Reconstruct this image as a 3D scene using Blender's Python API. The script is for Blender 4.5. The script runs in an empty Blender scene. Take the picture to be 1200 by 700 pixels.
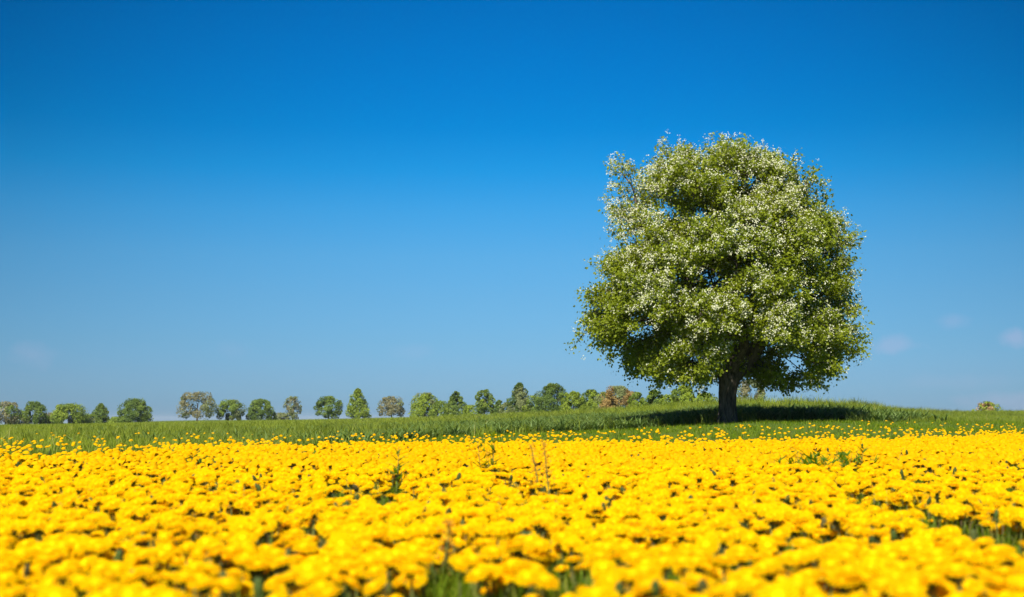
import bpy, math, random
import numpy as np
from mathutils import Vector

R = math.radians
C = bpy.context.scene.collection
SC = bpy.context.scene
rng = np.random.default_rng(11)
random.seed(11)

# ------------------------------------------------------------------ camera
CAM_Z = 0.46
F_PX = 1200 * 50 / 36
TH = math.atan(142 / F_PX)
cd = bpy.data.cameras.new('camera')
cam = bpy.data.objects.new('camera', cd)
C.objects.link(cam)
cd.lens = 50
cd.sensor_width = 36
cd.clip_start = 0.02
cd.clip_end = 12000
cam.location = (0, 0, CAM_Z)
cam.rotation_euler = (R(90) + TH, 0, 0)
cd.dof.use_dof = True
cd.dof.focus_distance = 21
cd.dof.aperture_fstop = 4.5
SC.camera = cam

# ------------------------------------------------------------------ sun, sky, exposure
SUN_EL = R(47)
SUN_AZ = math.atan2(-0.30, -0.954)             # measured from +Y towards +X
tosun = Vector((math.sin(SUN_AZ) * math.cos(SUN_EL), math.cos(SUN_AZ) * math.cos(SUN_EL), math.sin(SUN_EL)))
sl = bpy.data.lights.new('sun', 'SUN')
sl.energy = 5.0
sl.angle = R(0.53)
sl.color = (1.0, 0.955, 0.86)
sun = bpy.data.objects.new('sun', sl)
sun.rotation_euler = tosun.to_track_quat('Z', 'Y').to_euler()
sun.location = (-10, -30, 40)
C.objects.link(sun)

SC.view_settings.view_transform = 'Standard'
SC.view_settings.look = 'None'
SC.view_settings.gamma = 1
SC.view_settings.use_curve_mapping = False
SC.view_settings.exposure = 0.75

SKY_STRENGTH = 0.1
TINT_SCALE = 1.0
# tint of the sky by height (z of the direction): deep polarised blue in view, pale near the horizon, brightened overhead as added shadow fill
TINT = [(0.0101, (0.2207, 0.4089, 0.7415)), (0.031, (0.2079, 0.39, 0.6901)), (0.0549, (0.1917, 0.3893, 0.6432)), (0.0848, (0.1792, 0.4023, 0.6291)), (0.1146, (0.1557, 0.4243, 0.6475)), (0.1443, (0.0976, 0.4308, 0.6822)), (0.1737, (0.0301, 0.41, 0.6954)), (0.2028, (0.0058, 0.3641, 0.684)), (0.2315, (0.0024, 0.3414, 0.6786)), (0.2598, (0.0018, 0.3261, 0.6647)), (0.2876, (0.002, 0.3048, 0.6294)), (0.62, (0.34, 0.46, 0.64)), (1.0, (0.55, 0.6, 0.7))]

w = bpy.data.worlds.new('World')
SC.world = w
w.use_nodes = True
nt = w.node_tree
nt.nodes.clear()


def N(tree, kind, **kw):
    n = tree.nodes.new(kind)
    for k, v in kw.items():
        if k.startswith('i_'):
            n.inputs[k[2:].replace('_', ' ')].default_value = v
        else:
            setattr(n, k, v)
    return n


def math_node(tree, op, a, b=None, clamp=False):
    n = tree.nodes.new('ShaderNodeMath')
    n.operation = op
    n.use_clamp = clamp
    for i, v in enumerate((a, b)):
        if v is None:
            continue
        if isinstance(v, (int, float)):
            n.inputs[i].default_value = v
        else:
            tree.links.new(v, n.inputs[i])
    return n.outputs[0]


def mixrgb(tree, blend, fac, a, b):
    n = tree.nodes.new('ShaderNodeMix')
    n.data_type = 'RGBA'
    n.blend_type = blend
    for sock, v in ((n.inputs[0], fac), (n.inputs[6], a), (n.inputs[7], b)):
        if isinstance(v, (int, float)):
            sock.default_value = v
        elif isinstance(v, tuple):
            sock.default_value = (*v[:3], 1)
        else:
            tree.links.new(v, sock)
    return n.outputs[2]


def ramp(tree, fac, stops, interp='LINEAR'):
    n = tree.nodes.new('ShaderNodeValToRGB')
    n.color_ramp.interpolation = interp
    el = n.color_ramp.elements
    while len(el) < len(stops):
        el.new(0.5)
    for e, (p, c) in zip(el, stops):
        e.position = p
        e.color = (*c[:3], 1)
    if fac is not None:
        tree.links.new(fac, n.inputs[0])
    return n.outputs[0]


sky = N(nt, 'ShaderNodeTexSky', sky_type='NISHITA')
sky.sun_disc = False
sky.sun_elevation = SUN_EL
sky.sun_rotation = SUN_AZ
sky.altitude = 50
sky.air_density = 1.0
sky.dust_density = 0.6
sky.ozone_density = 2.0
tc = N(nt, 'ShaderNodeTexCoord')
sep = N(nt, 'ShaderNodeSeparateXYZ')
nt.links.new(tc.outputs['Generated'], sep.inputs[0])
tint = ramp(nt, sep.outputs['Z'], TINT)
col = mixrgb(nt, 'MULTIPLY', 1.0, sky.outputs[0], tint)
sc_n = N(nt, 'ShaderNodeVectorMath', operation='SCALE')
sc_n.inputs['Scale'].default_value = TINT_SCALE
nt.links.new(col, sc_n.inputs[0])
# lens vignette painted into the sky colour: darker to either side of north
az2 = math_node(nt, 'MULTIPLY', sep.outputs['X'], sep.outputs['X'])
coef = math_node(nt, 'ADD', 0.9, math_node(nt, 'MULTIPLY', sep.outputs['Z'], 8.0))
cap = math_node(nt, 'MINIMUM', math_node(nt, 'ADD', 0.11, math_node(nt, 'MULTIPLY', sep.outputs['Z'], 0.85)), 0.36)
band = math_node(nt, 'SUBTRACT', 1.0, math_node(nt, 'MINIMUM', math_node(nt, 'MULTIPLY', az2, coef), cap))
sc2 = N(nt, 'ShaderNodeVectorMath', operation='SCALE')
nt.links.new(sc_n.outputs[0], sc2.inputs[0])
nt.links.new(band, sc2.inputs['Scale'])
skycol = sc2.outputs[0]


def sky_dir(px, py):
    d = Vector(((px - 600) / F_PX, 0, 0)) + Vector((0, math.cos(TH), math.sin(TH))) \
        + Vector((0, -math.sin(TH), math.cos(TH))) * ((350 - py) / F_PX)
    return d.normalized()


# faint far cloud wisps low in the sky
cn = N(nt, 'ShaderNodeTexNoise')
cn.inputs['Scale'].default_value = 60
cn.inputs['Detail'].default_value = 5
nt.links.new(tc.outputs['Generated'], cn.inputs['Vector'])
for px, py, rx, ry, k in ((1047, 405, 24, 9, .24), (1187, 396, 14, 10, .30), (1114, 377, 16, 8, .15), (38, 415, 20, 14, .13),
                          (480, 411, 22, 8, .06), (270, 410, 18, 9, .05), (1130, 448, 60, 8, .06), (1190, 470, 60, 9, .18)):
    d = sky_dir(px, py)
    sub = N(nt, 'ShaderNodeVectorMath', operation='SUBTRACT')
    nt.links.new(tc.outputs['Generated'], sub.inputs[0])
    sub.inputs[1].default_value = d
    mul = N(nt, 'ShaderNodeVectorMath', operation='MULTIPLY')
    nt.links.new(sub.outputs[0], mul.inputs[0])
    mul.inputs[1].default_value = (F_PX / rx, F_PX / rx, F_PX / ry)
    ln = N(nt, 'ShaderNodeVectorMath', operation='LENGTH')
    nt.links.new(mul.outputs[0], ln.inputs[0])
    f = math_node(nt, 'SUBTRACT', math_node(nt, 'ADD', 1.35, math_node(nt, 'MULTIPLY', math_node(nt, 'SUBTRACT', cn.outputs[0], .5), 2.2)),
                  ln.outputs['Value'], clamp=True)
    f = math_node(nt, 'MULTIPLY', f, k * .65)
    skycol = mixrgb(nt, 'MIX', f, skycol, (4.3, 3.3, 4.5))
bg = N(nt, 'ShaderNodeBackground')
bg.inputs['Strength'].default_value = SKY_STRENGTH
nt.links.new(skycol, bg.inputs['Color'])
wo = N(nt, 'ShaderNodeOutputWorld')
nt.links.new(bg.outputs[0], wo.inputs[0])


# ------------------------------------------------------------------ helpers
def at(px, py, Y):
    d = sky_dir(px, py)
    t = Y / d.y
    return np.array((d.x * t, Y, CAM_Z + d.z * t))


def project(P):
    """world points (n,3) -> pixel columns u, v in the 1200 x 700 frame"""
    x, y, z = P[:, 0], P[:, 1], P[:, 2] - CAM_Z
    fw = y * math.cos(TH) + z * math.sin(TH)
    up = -y * math.sin(TH) + z * math.cos(TH)
    fw = np.maximum(fw, 1e-3)
    return 600 + F_PX * x / fw, 350 - F_PX * up / fw


class MB:
    """collects vertices and faces, builds one mesh object"""
    def __init__(self):
        self.v, self.f, self.n = [], [], 0

    def add(self, V, F, mat=0, smooth=False):
        V = np.asarray(V, np.float32).reshape(-1, 3)
        F = np.asarray(F, np.int64)
        self.v.append(V)
        self.f.append((F + self.n, mat, smooth))
        self.n += len(V)

    def mesh(self, name, mats):
        V = np.concatenate(self.v)
        me = bpy.data.meshes.new(name)
        me.vertices.add(len(V))
        me.vertices.foreach_set('co', V.ravel())
        loops = np.concatenate([f.ravel() for f, _, _ in self.f]).astype(np.int32)
        sizes = np.concatenate([np.full(len(f), f.shape[1], np.int32) for f, _, _ in self.f])
        mi = np.concatenate([np.full(len(f), m, np.int32) if np.isscalar(m) else np.asarray(m, np.int32) for f, m, _ in self.f])
        sm = np.concatenate([np.full(len(f), s, bool) for f, _, s in self.f])
        me.loops.add(len(loops))
        me.loops.foreach_set('vertex_index', loops)
        me.polygons.add(len(sizes))
        st = np.zeros(len(sizes), np.int32)
        st[1:] = np.cumsum(sizes)[:-1]
        me.polygons.foreach_set('loop_start', st)
        me.polygons.foreach_set('material_index', mi)
        me.polygons.foreach_set('use_smooth', sm)
        for m in (mats if isinstance(mats, (list, tuple)) else [mats]):
            me.materials.append(m)
        me.update(calc_edges=True)
        return me

    def build(self, name, mats, parent=None):
        o = bpy.data.objects.new(name, self.mesh(name, mats))
        C.objects.link(o)
        if parent:
            o.parent = parent
        return o


def tag(o, label=None, cat=None, group=None, kind=None):
    for k, v in (('label', label), ('category', cat), ('group', group), ('kind', kind)):
        if v:
            o[k] = v
    return o


def empty(name, loc=(0, 0, 0)):
    o = bpy.data.objects.new(name, None)
    o.location = loc
    o.empty_display_size = 0.1
    C.objects.link(o)
    return o


def inst(mb, T, M, P, mat_shift=0):
    """T = list of (V,F,mat,smooth) pieces; M (n,3,3) matrices; P (n,3)"""
    n = len(P)
    if n == 0:
        return
    for V, F, mat, sm in T:
        W = np.einsum('nij,vj->nvi', M, V) + P[:, None, :]
        FF = (F[None] + (np.arange(n) * len(V))[:, None, None]).reshape(-1, F.shape[1])
        mb.add(W.reshape(-1, 3), FF, mat + mat_shift, sm)


def rot_z(a):
    c, s, o, i = np.cos(a), np.sin(a), np.zeros_like(a), np.ones_like(a)
    return np.stack([np.stack([c, -s, o], -1), np.stack([s, c, o], -1), np.stack([o, o, i], -1)], -2)


def rot_x(a):
    c, s, o, i = np.cos(a), np.sin(a), np.zeros_like(a), np.ones_like(a)
    return np.stack([np.stack([i, o, o], -1), np.stack([o, c, -s], -1), np.stack([o, s, c], -1)], -2)


def align(D, roll):
    """matrices whose local Z runs along D, local X turned by roll"""
    D = D / np.linalg.norm(D, axis=1, keepdims=True)
    a = np.where(np.abs(D[:, 2:3]) < 0.9, np.array([[0, 0, 1.0]]), np.array([[1.0, 0, 0]]))
    X = np.cross(a, D)
    X /= np.linalg.norm(X, axis=1, keepdims=True)
    Y = np.cross(D, X)
    c, s = np.cos(roll)[:, None], np.sin(roll)[:, None]
    return np.stack([X * c + Y * s, -X * s + Y * c, D], -1)


# cheap smooth value noise in 2D / 3D
_g = rng.random((64, 64, 64)).astype(np.float32)


def vnoise(x, y, z=0.0):
    x, y, z = np.broadcast_arrays(np.asarray(x, float), np.asarray(y, float), np.asarray(z, float))
    xi, yi, zi = np.floor(x).astype(int), np.floor(y).astype(int), np.floor(z).astype(int)
    fx, fy, fz = x - xi, y - yi, z - zi
    fx, fy, fz = [f * f * (3 - 2 * f) for f in (fx, fy, fz)]
    r = 0
    for dx in (0, 1):
        for dy in (0, 1):
            for dz in (0, 1):
                r = r + _g[(xi + dx) % 64, (yi + dy) % 64, (zi + dz) % 64] * \
                    (fx if dx else 1 - fx) * (fy if dy else 1 - fy) * (fz if dz else 1 - fz)
    return r


def tube(pts, rad, sides=8, rough=None, cap=True):
    pts = np.asarray(pts, float)
    rad = np.asarray(rad, float)
    n = len(pts)
    t = np.gradient(pts, axis=0)
    t /= np.linalg.norm(t, axis=1, keepdims=True) + 1e-9
    ref = np.array([1.0, 0, 0]) if abs(t[0][0]) < 0.8 else np.array([0, 1.0, 0])
    V = []
    a = np.linspace(0, 2 * math.pi, sides, endpoint=False)
    for i in range(n):
        x = ref - t[i] * ref.dot(t[i])
        x /= np.linalg.norm(x)
        ref = x
        y = np.cross(t[i], x)
        r = np.full(sides, rad[i])
        if rough is not None:
            r = r * rough(a, i)
        V.append(pts[i] + r[:, None] * (np.cos(a)[:, None] * x + np.sin(a)[:, None] * y))
    V = np.concatenate(V)
    i, j = np.meshgrid(np.arange(n - 1), np.arange(sides), indexing='ij')
    j2 = (j + 1) % sides
    F = np.stack([i * sides + j, i * sides + j2, (i + 1) * sides + j2, (i + 1) * sides + j], -1).reshape(-1, 4)
    return V, F


# ------------------------------------------------------------------ materials
def island_mat(name, stops, rough=0.6, trans=0.35, trans_col=None, spec=0.25, noise=0.0, nscale=2.0, noise_col=None):
    m = bpy.data.materials.new(name)
    m.use_nodes = True
    t = m.node_tree
    t.nodes.clear()
    geo = N(t, 'ShaderNodeNewGeometry')
    c = ramp(t, geo.outputs['Random Per Island'], stops)
    if noise:
        tcd = N(t, 'ShaderNodeTexCoord')
        nz = N(t, 'ShaderNodeTexNoise')
        nz.inputs['Scale'].default_value = nscale
        nz.inputs['Detail'].default_value = 3
        t.links.new(tcd.outputs['Object'], nz.inputs['Vector'])
        f = N(t, 'ShaderNodeMapRange')
        f.inputs['From Min'].default_value = 0.42
        f.inputs['From Max'].default_value = 0.62
        f.inputs['To Max'].default_value = noise
        t.links.new(nz.outputs[0], f.inputs['Value'])
        c = mixrgb(t, 'MIX', f.outputs[0], c, noise_col)
    p = N(t, 'ShaderNodeBsdfPrincipled')
    p.inputs['Roughness'].default_value = rough
    p.inputs['Specular IOR Level'].default_value = spec
    t.links.new(c, p.inputs['Base Color'])
    out = N(t, 'ShaderNodeOutputMaterial')
    if trans > 0:
        tr = N(t, 'ShaderNodeBsdfTranslucent')
        tcol = mixrgb(t, 'MULTIPLY', 1.0, c, trans_col or (1.0, 1.0, 0.7))
        t.links.new(tcol, tr.inputs['Color'])
        mx = N(t, 'ShaderNodeMixShader')
        mx.inputs[0].default_value = trans
        t.links.new(p.outputs[0], mx.inputs[1])
        t.links.new(tr.outputs[0], mx.inputs[2])
        t.links.new(mx.outputs[0], out.inputs[0])
    else:
        t.links.new(p.outputs[0], out.inputs[0])
    return m


def bark_mat(name, dark, light, scale=1.0):
    m = bpy.data.materials.new(name)
    m.use_nodes = True
    t = m.node_tree
    p = t.nodes['Principled BSDF']
    tcd = N(t, 'ShaderNodeTexCoord')
    mp = N(t, 'ShaderNodeMapping')
    mp.inputs['Scale'].default_value = (16 * scale, 16 * scale, 3.2 * scale)
    t.links.new(tcd.outputs['Object'], mp.inputs[0])
    nz = N(t, 'ShaderNodeTexNoise')
    nz.inputs['Scale'].default_value = 1.0
    nz.inputs['Detail'].default_value = 6
    nz.inputs['Roughness'].default_value = 0.65
    t.links.new(mp.outputs[0], nz.inputs['Vector'])
    c = ramp(t, nz.outputs[0], [(0.36, dark), (0.5, tuple((a + b) / 2 for a, b in zip(dark, light))), (0.66, light)])
    t.links.new(c, p.inputs['Base Color'])
    p.inputs['Roughness'].default_value = 0.9
    p.inputs['Specular IOR Level'].default_value = 0.15
    b = N(t, 'ShaderNodeBump')
    b.inputs['Strength'].default_value = 0.9
    b.inputs['Distance'].default_value = 0.03
    t.links.new(nz.outputs[0], b.inputs['Height'])
    t.links.new(b.outputs[0], p.inputs['Normal'])
    return m


M_PETAL = island_mat('dandelion_petal', [(0, (.88, .53, .001)), (.5, (.91, .575, .001)), (1, (.92, .62, .002))], .95, .5, (1, .95, .5), .04)
M_CENTRE = island_mat('dandelion_centre', [(0, (.78, .42, .001)), (1, (.82, .47, .001))], .9, .0, None, .04)
M_FAR_HEAD = island_mat('dandelion_head_far', [(0, (.64, .31, .001)), (.5, (.70, .36, .001)), (1, (.72, .40, .002))], .85, .2, (1, .9, .5), .02)  # deeper yellow, with the petals' self-shadowing put into the colour
M_BRACT = island_mat('dandelion_bract', [(0, (.05, .075, .015)), (.6, (.08, .12, .02)), (1, (.11, .09, .03))], .6, .2)
M_STEM = island_mat('dandelion_stem', [(0, (.14, .17, .04)), (.6, (.20, .22, .06)), (1, (.20, .12, .06))], .5, .2)
M_LEAF = island_mat('dandelion_leaf', [(0, (.08, .16, .006)), (.6, (.13, .24, .010)), (1, (.18, .29, .016))], .55, .45, (1, 1, .4), .15)
M_GRASS = island_mat('grass_blade', [(0, (.10, .17, .006)), (.55, (.17, .26, .010)), (.9, (.25, .33, .016)), (1, (.36, .30, .08))], .6, .5, (1, 1, .4), .12)
M_MEADOW = island_mat('meadow_blade', [(0, (.185, .24, .016)), (.6, (.25, .305, .024)), (.93, (.31, .36, .04)), (1, (.42, .35, .14))], .6, .42,
                      None, .15, .75, .22, (.17, .21, .035))
M_CROP = island_mat('crop_leaf', [(0, (.085, .145, .025)), (.6, (.13, .20, .045)), (1, (.21, .28, .085))], .55, .4, None, .25)
M_PEAR_LEAF = island_mat('pear_leaf', [(0, (.14, .19, .010)), (.5, (.235, .295, .012)), (.85, (.30, .36, .018)), (1, (.35, .40, .04))],
                         .5, .55, (1.05, 1.0, .5), .22, .6, .55, (.28, .32, .012))
M_BLOSSOM = island_mat('pear_blossom', [(0, (.66, .66, .42)), (.6, (.78, .77, .58)), (1, (.72, .72, .42))], .7, .35, (1, 1, .95), .15)
M_BARK = bark_mat('old_bark', (.018, .014, .011), (.14, .11, .085))
M_BARK_FAR = bark_mat('far_bark', (.05, .04, .03), (.16, .13, .10), .3)
M_RUST = island_mat('sorrel_seed', [(0, (.28, .12, .02)), (.6, (.38, .18, .03)), (1, (.45, .26, .05))], .7, .3)

# ------------------------------------------------------------------ terrain
UU = np.array([-600, 0, 200, 400, 500, 600, 700, 800, 880, 1000, 1045, 1100, 1200, 1500, 2200], float)
SIL = np.array([500, 499, 494.5, 491, 488, 483, 479, 474, 470, 471.5, 475.5, 478.5, 479, 481, 486], float)
YRR = np.array([250, 250, 240, 210, 170, 125, 90, 70, 62, 58, 62, 70, 80, 90, 120], float)


def terrain(X, Y):
    X = np.asarray(X, float)
    Y = np.asarray(Y, float)
    Yp = np.maximum(Y, 1.0)
    u = np.clip(600 + F_PX * X / Yp, -600, 2200)
    y = np.interp(u, UU, SIL)
    yr = np.interp(u, UU, YRR)
    zr = CAM_Z + (492 - y) / F_PX * yr - 0.22
    t = np.clip((Y - 14) / (yr - 14), 0, None)
    z = zr * np.where(t < 1, t ** 1.6, np.where(zr < 0, t, 1 - 0.25 * np.clip((t - 1) / 6, 0, 1)))
    bump = (vnoise(X * .35 + 9, Y * .35) - .5) * .10 * np.clip((Y - 12) / 20, 0, 1) * np.clip(1.6 - Y / 130, 0, 1)
    return z + bump + (vnoise(X * 2.1, Y * 2.1 + 31) - .5) * .025


mb = MB()
rr = np.concatenate([[0.0], np.geomspace(0.5, 5000, 170)])
aa = np.concatenate([np.linspace(-35, 35, 210), np.linspace(37, 323, 70)])
aa = np.radians(aa)
G, A = np.meshgrid(rr, aa, indexing='ij')
GX, GY = G * np.sin(A), G * np.cos(A)
GZ = terrain(GX, GY)
V = np.stack([GX, GY, GZ], -1).reshape(-1, 3)
na = len(aa)
i, j = np.meshgrid(np.arange(1, len(rr) - 1), np.arange(na), indexing='ij')
j2 = (j + 1) % na
F = np.stack([i * na + j, (i + 1) * na + j, (i + 1) * na + j2, i * na + j2], -1).reshape(-1, 4)
jj = np.arange(na)
F0 = np.stack([np.zeros(na, int), na + jj, na + (jj + 1) % na], -1)
mb.add(V, F, 0, True)
mb.f.append((F0, 0, True))
mg = bpy.data.materials.new('ground_soil_and_turf')
mg.use_nodes = True
t = mg.node_tree
p = t.nodes['Principled BSDF']
tcd = N(t, 'ShaderNodeTexCoord')
n1 = N(t, 'ShaderNodeTexNoise')
n1.inputs['Scale'].default_value = 9
n1.inputs['Detail'].default_value = 8
n1.inputs['Roughness'].default_value = .7
t.links.new(tcd.outputs['Object'], n1.inputs['Vector'])
c1 = ramp(t, n1.outputs[0], [(.3, (.045, .055, .015)), (.5, (.07, .11, .02)), (.7, (.12, .16, .035))])
n2 = N(t, 'ShaderNodeTexNoise')
n2.inputs['Scale'].default_value = .05
n2.inputs['Detail'].default_value = 4
t.links.new(tcd.outputs['Object'], n2.inputs['Vector'])
c2 = ramp(t, n2.outputs[0], [(.35, (.9, .95, .85)), (.5, (1.05, 1.05, .9)), (.65, (1.2, 1.05, .9))])
cc = mixrgb(t, 'MULTIPLY', 1.0, c1, c2)
t.links.new(cc, p.inputs['Base Color'])
p.inputs['Roughness'].default_value = .95
p.inputs['Specular IOR Level'].default_value = .1
b = N(t, 'ShaderNodeBump')
b.inputs['Strength'].default_value = .6
b.inputs['Distance'].default_value = .05
t.links.new(n1.outputs[0], b.inputs['Height'])
t.links.new(b.outputs[0], p.inputs['Normal'])
g = mb.build('ground', mg)
tag(g, 'gently rising green field under the grass and flowers', 'ground', kind='structure')

# ------------------------------------------------------------------ the blossoming tree
TREE_Y = 40.0
base = at(853, 497, TREE_Y)
bx = float(base[0])
bz = float(terrain(bx, TREE_Y))


def L(px, py, dy=0.0):
    """pixel -> point in the tree's own frame, dy metres further from the camera"""
    q = at(px, py, TREE_Y)
    return np.array((q[0] - bx, dy, q[2] - bz))


EY = np.array([160, 170, 185, 200, 220, 245, 280, 300, 330, 355, 380, 395, 410, 425, 438, 448], float)
EL = np.array([846, 806, 768, 742, 722, 714, 712, 702, 697, 685, 681, 690, 712, 728, 752, 800], float)
ER = np.array([866, 902, 928, 944, 957, 975, 1001, 1000, 1003, 1000, 1003, 1008, 1005, 990, 966, 945], float)


def envelope(py):
    l = np.interp(py, EY, EL)
    r = np.interp(py, EY, ER)
    return (l + r) / 2, (r - l) / 2


shoots = []          # base point, direction, weight
# clumps set over the envelope's shell
clumps = []
tries = 0
while len(clumps) < 125 and tries < 30000:
    tries += 1
    py = rng.uniform(172, 436)
    cx, hw = envelope(py)
    if rng.random() > hw / 165:
        continue
    a = rng.uniform(0, 2 * math.pi)
    r = rng.uniform(.40, .88)
    inner = rng.random() > .8
    py2 = min(max(py, 164 + r * 36), 446 - r * 26)
    cx, hw = envelope(py2)
    room = max(hw / 42 - r * .72, .2)
    fr = rng.uniform(.25, .75) if inner else rng.uniform(.86, 1.0)
    c = L(cx + room * 42 * fr * math.cos(a), py2, room * .95 * fr * math.sin(a))
    if c[1] > 0 and rng.random() < .25:
        continue
    if c[1] < .5 and abs(c[0]) < .85 and c[2] - .72 * r < 1.75:      # keep the fork of the trunk in view
        continue
    if all(np.linalg.norm(c - q[0]) > .62 * (r + q[1]) for q in clumps):
        clumps.append((c, r, fr))
centre = L(850, 325)
for c, r, fr in clumps:
    n = int(20 * (r / .6) ** 2)
    o = (c - centre) * np.array((1, 1, .8))
    o = o / np.linalg.norm(o) * .8 + np.array((0, 0, .55))
    o /= np.linalg.norm(o)
    for k in range(n):
        d = rng.normal(size=3)
        d /= np.linalg.norm(d)
        if d.dot(o) < -.1:
            d = -d
        s = c + d * r * (rng.uniform(.5, .95) if rng.random() < .85 else rng.uniform(.95, 1.35)) * np.array((1, 1, .72))
        shoots.append((s, d * .8 + o * .4 + np.array((0, 0, .25)) + rng.normal(size=3) * .3, 1.0))
for k in range(240):       # sparse inner shoots
    py = rng.uniform(200, 400)
    cx, hw = envelope(py)
    a = rng.uniform(0, 2 * math.pi)
    fr = math.sqrt(rng.random()) * .75
    s = L(cx + hw * fr * math.cos(a), py, hw / 42 * .9 * fr * math.sin(a))
    shoots.append((s, s - centre + rng.normal(size=3), .5))
# loose sprays that break the outline
for k in range(90):
    py = rng.uniform(165, 440)
    cx, hw = envelope(py)
    sg = rng.choice((-1, 1))
    q = L(cx + sg * (hw + rng.normal() * 7 + 2), py, rng.normal() * .8)
    for m in range(rng.integers(1, 4)):
        s = q + rng.normal(size=3) * .1
        shoots.append((s, (s - centre) * .3 + rng.normal(size=3) * .5, rng.uniform(.35, .8)))
for px, py, n in ((709, 183, 5), (725, 190, 4), (703, 212, 3), (735, 178, 4), (768, 166, 6), (748, 200, 4), (790, 170, 4), (945, 204, 3), (908, 182, 3),
                  (972, 235, 3), (1003, 281, 5), (985, 262, 4), (1001, 345, 3), (1002, 378, 4), (1009, 396, 5), (1000, 410, 5), (683, 352, 5),
                  (681, 380, 6), (692, 392, 4), (697, 303, 3), (712, 325, 3), (722, 412, 4), (742, 425, 5), (762, 433, 6), (730, 405, 4), (905, 441, 5),
                  (925, 446, 6), (940, 444, 6), (955, 441, 6), (973, 430, 5), (822, 444, 3), (826, 453, 1), (824, 459, 1), (800, 426, 5), (812, 433, 5),
                  (888, 437, 2), (780, 426, 6), (905, 438, 4), (916, 440, 4), (893, 428, 2), (845, 416, 3), (866, 418, 3), (838, 424, 2), (880, 424, 2), (850, 166, 5), (870, 164, 4), (835, 168, 3), (718, 240, 4), (716, 270, 4)):
    for k in range(n):
        s = L(px + rng.normal() * 5, py + rng.normal() * 4, rng.normal() * .7)
        shoots.append((s, (s - centre) * .3 + rng.normal(size=3) * .5, .75))
shoots = [q for q in shoots if not (q[0][1] < .4 and abs(q[0][0] + .02) < .62 and q[0][2] < 1.62)]
# the upper left of the crown is airy
shoots = [q for q in shoots if not (q[0][0] < -1.75 and q[0][2] > 4.9 and rng.random() < .42)]
S = np.array([s[0] for s in shoots])
SD = np.array([s[1] for s in shoots])
SD /= np.linalg.norm(SD, axis=1, keepdims=True)
SW = np.array([s[2] for s in shoots])
S = centre + (S - centre) * np.where((S[:, 2] > centre[2])[:, None], np.array((.87, .89, .885)), np.array((.875, .89, .985)))

# skeleton: trunk, main limbs, then branches grown towards the shoots
nodes, par = [], []


def chain(start, pts):
    p0 = start
    for q in pts:
        nodes.append(np.asarray(q, float))
        par.append(p0)
        p0 = len(nodes) - 1
    return p0


def dense(pts, step=.16):
    pts = [np.asarray(q, float) for q in pts]
    out = [pts[0]]
    for a_, b_ in zip(pts[:-1], pts[1:]):
        k = max(1, int(round(np.linalg.norm(b_ - a_) / step)))
        for m in range(1, k + 1):
            out.append(a_ + (b_ - a_) * m / k)
    return out


tr_pts = dense([L(852, 499), L(852.5, 480), L(852, 462), L(854, 448), L(855, 440)], .1)
fork = chain(-1, tr_pts)
left1 = chain(fork, dense([L(845, 428), L(838, 405, .1), L(826, 378, -.1), L(812, 345, .1), L(800, 310, 0)]))
right1 = chain(fork, dense([L(868, 432), L(880, 415, -.2), L(897, 392, -.4), L(912, 360, -.5), L(925, 325, -.6)]))
mid1 = chain(fork, dense([L(857, 425, .1), L(860, 395, .35), L(862, 355, .4), L(857, 310, .3), L(858, 260, .2), L(860, 215, .1)]))
back1 = chain(fork, dense([L(852, 430, .3), L(845, 405, .8), L(838, 375, 1.3), L(842, 340, 1.7)]))
front1 = chain(fork, dense([L(858, 430, -.3), L(866, 405, -.9), L(860, 372, -1.4), L(850, 335, -1.8)]))
n_manual = len(nodes)
n_trunk = len(tr_pts)
P = np.array(nodes)
own = np.zeros(len(S), int)
dist = np.full(len(S), 1e9)


def upd(i0):
    Q = np.array(nodes[i0:])
    dd = np.linalg.norm(S[:, None] - Q[None], axis=2)
    k = dd.argmin(1)
    m = dd[np.arange(len(S)), k]
    b_ = m < dist
    dist[b_] = m[b_]
    own[b_] = k[b_] + i0


# only nodes above the fork may grow
nodes_save = nodes[:n_trunk - 2]
upd(n_trunk - 2)
step = .17
alive = np.ones(len(S), bool)
for it in range(70):
    act = alive & (dist > .2)
    if not act.any():
        break
    new0 = len(nodes)
    for o in np.unique(own[act]):
        q = S[act & (own == o)]
        d = (q - nodes[o])
        d = (d / np.linalg.norm(d, axis=1, keepdims=True)).mean(0) + rng.normal(size=3) * .08
        ln_ = np.linalg.norm(d)
        if ln_ < 1e-3:
            continue
        nodes.append(nodes[o] + d / ln_ * step)
        par.append(o)
    if len(nodes) == new0:
        break
    upd(new0)
nodes = np.array(nodes)
par = np.array(par)
rad = np.zeros(len(nodes))
kids = [[] for _ in nodes]
for k, q in enumerate(par):
    if q >= 0:
        kids[q].append(k)
acc = np.zeros(len(nodes))
for k in range(len(nodes) - 1, -1, -1):
    acc[k] = max(acc[k], .010 ** 2.1) if not kids[k] else acc[k]
    if par[k] >= 0:
        acc[par[k]] += acc[k]
# shoots hang on their owners
rad = acc ** (1 / 2.1)
scale = .20 / rad[n_trunk]
rad = np.maximum(rad * min(1.0, max(.35, scale)), .007)
zt = nodes[:n_trunk, 2]
PROF_Z = [-.1, .08, .35, .7, 1.0, 1.25, 1.45, 1.7]
PROF_R = [.30, .27, .248, .238, .255, .31, .385, .40]
rad[:n_trunk] = np.interp(zt, PROF_Z, PROF_R)
for a_, r0, r1 in ((left1, .24, .10), (right1, .26, .10), (mid1, .25, .06), (back1, .20, .09), (front1, .19, .09)):
    c_ = a_
    ids = []
    while c_ != fork:
        ids.append(c_)
        c_ = par[c_]
    ids = ids[::-1]
    for k, q in enumerate(ids):
        rad[q] = r0 + (r1 - r0) * (k / (len(ids) - 1)) ** .8

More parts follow.
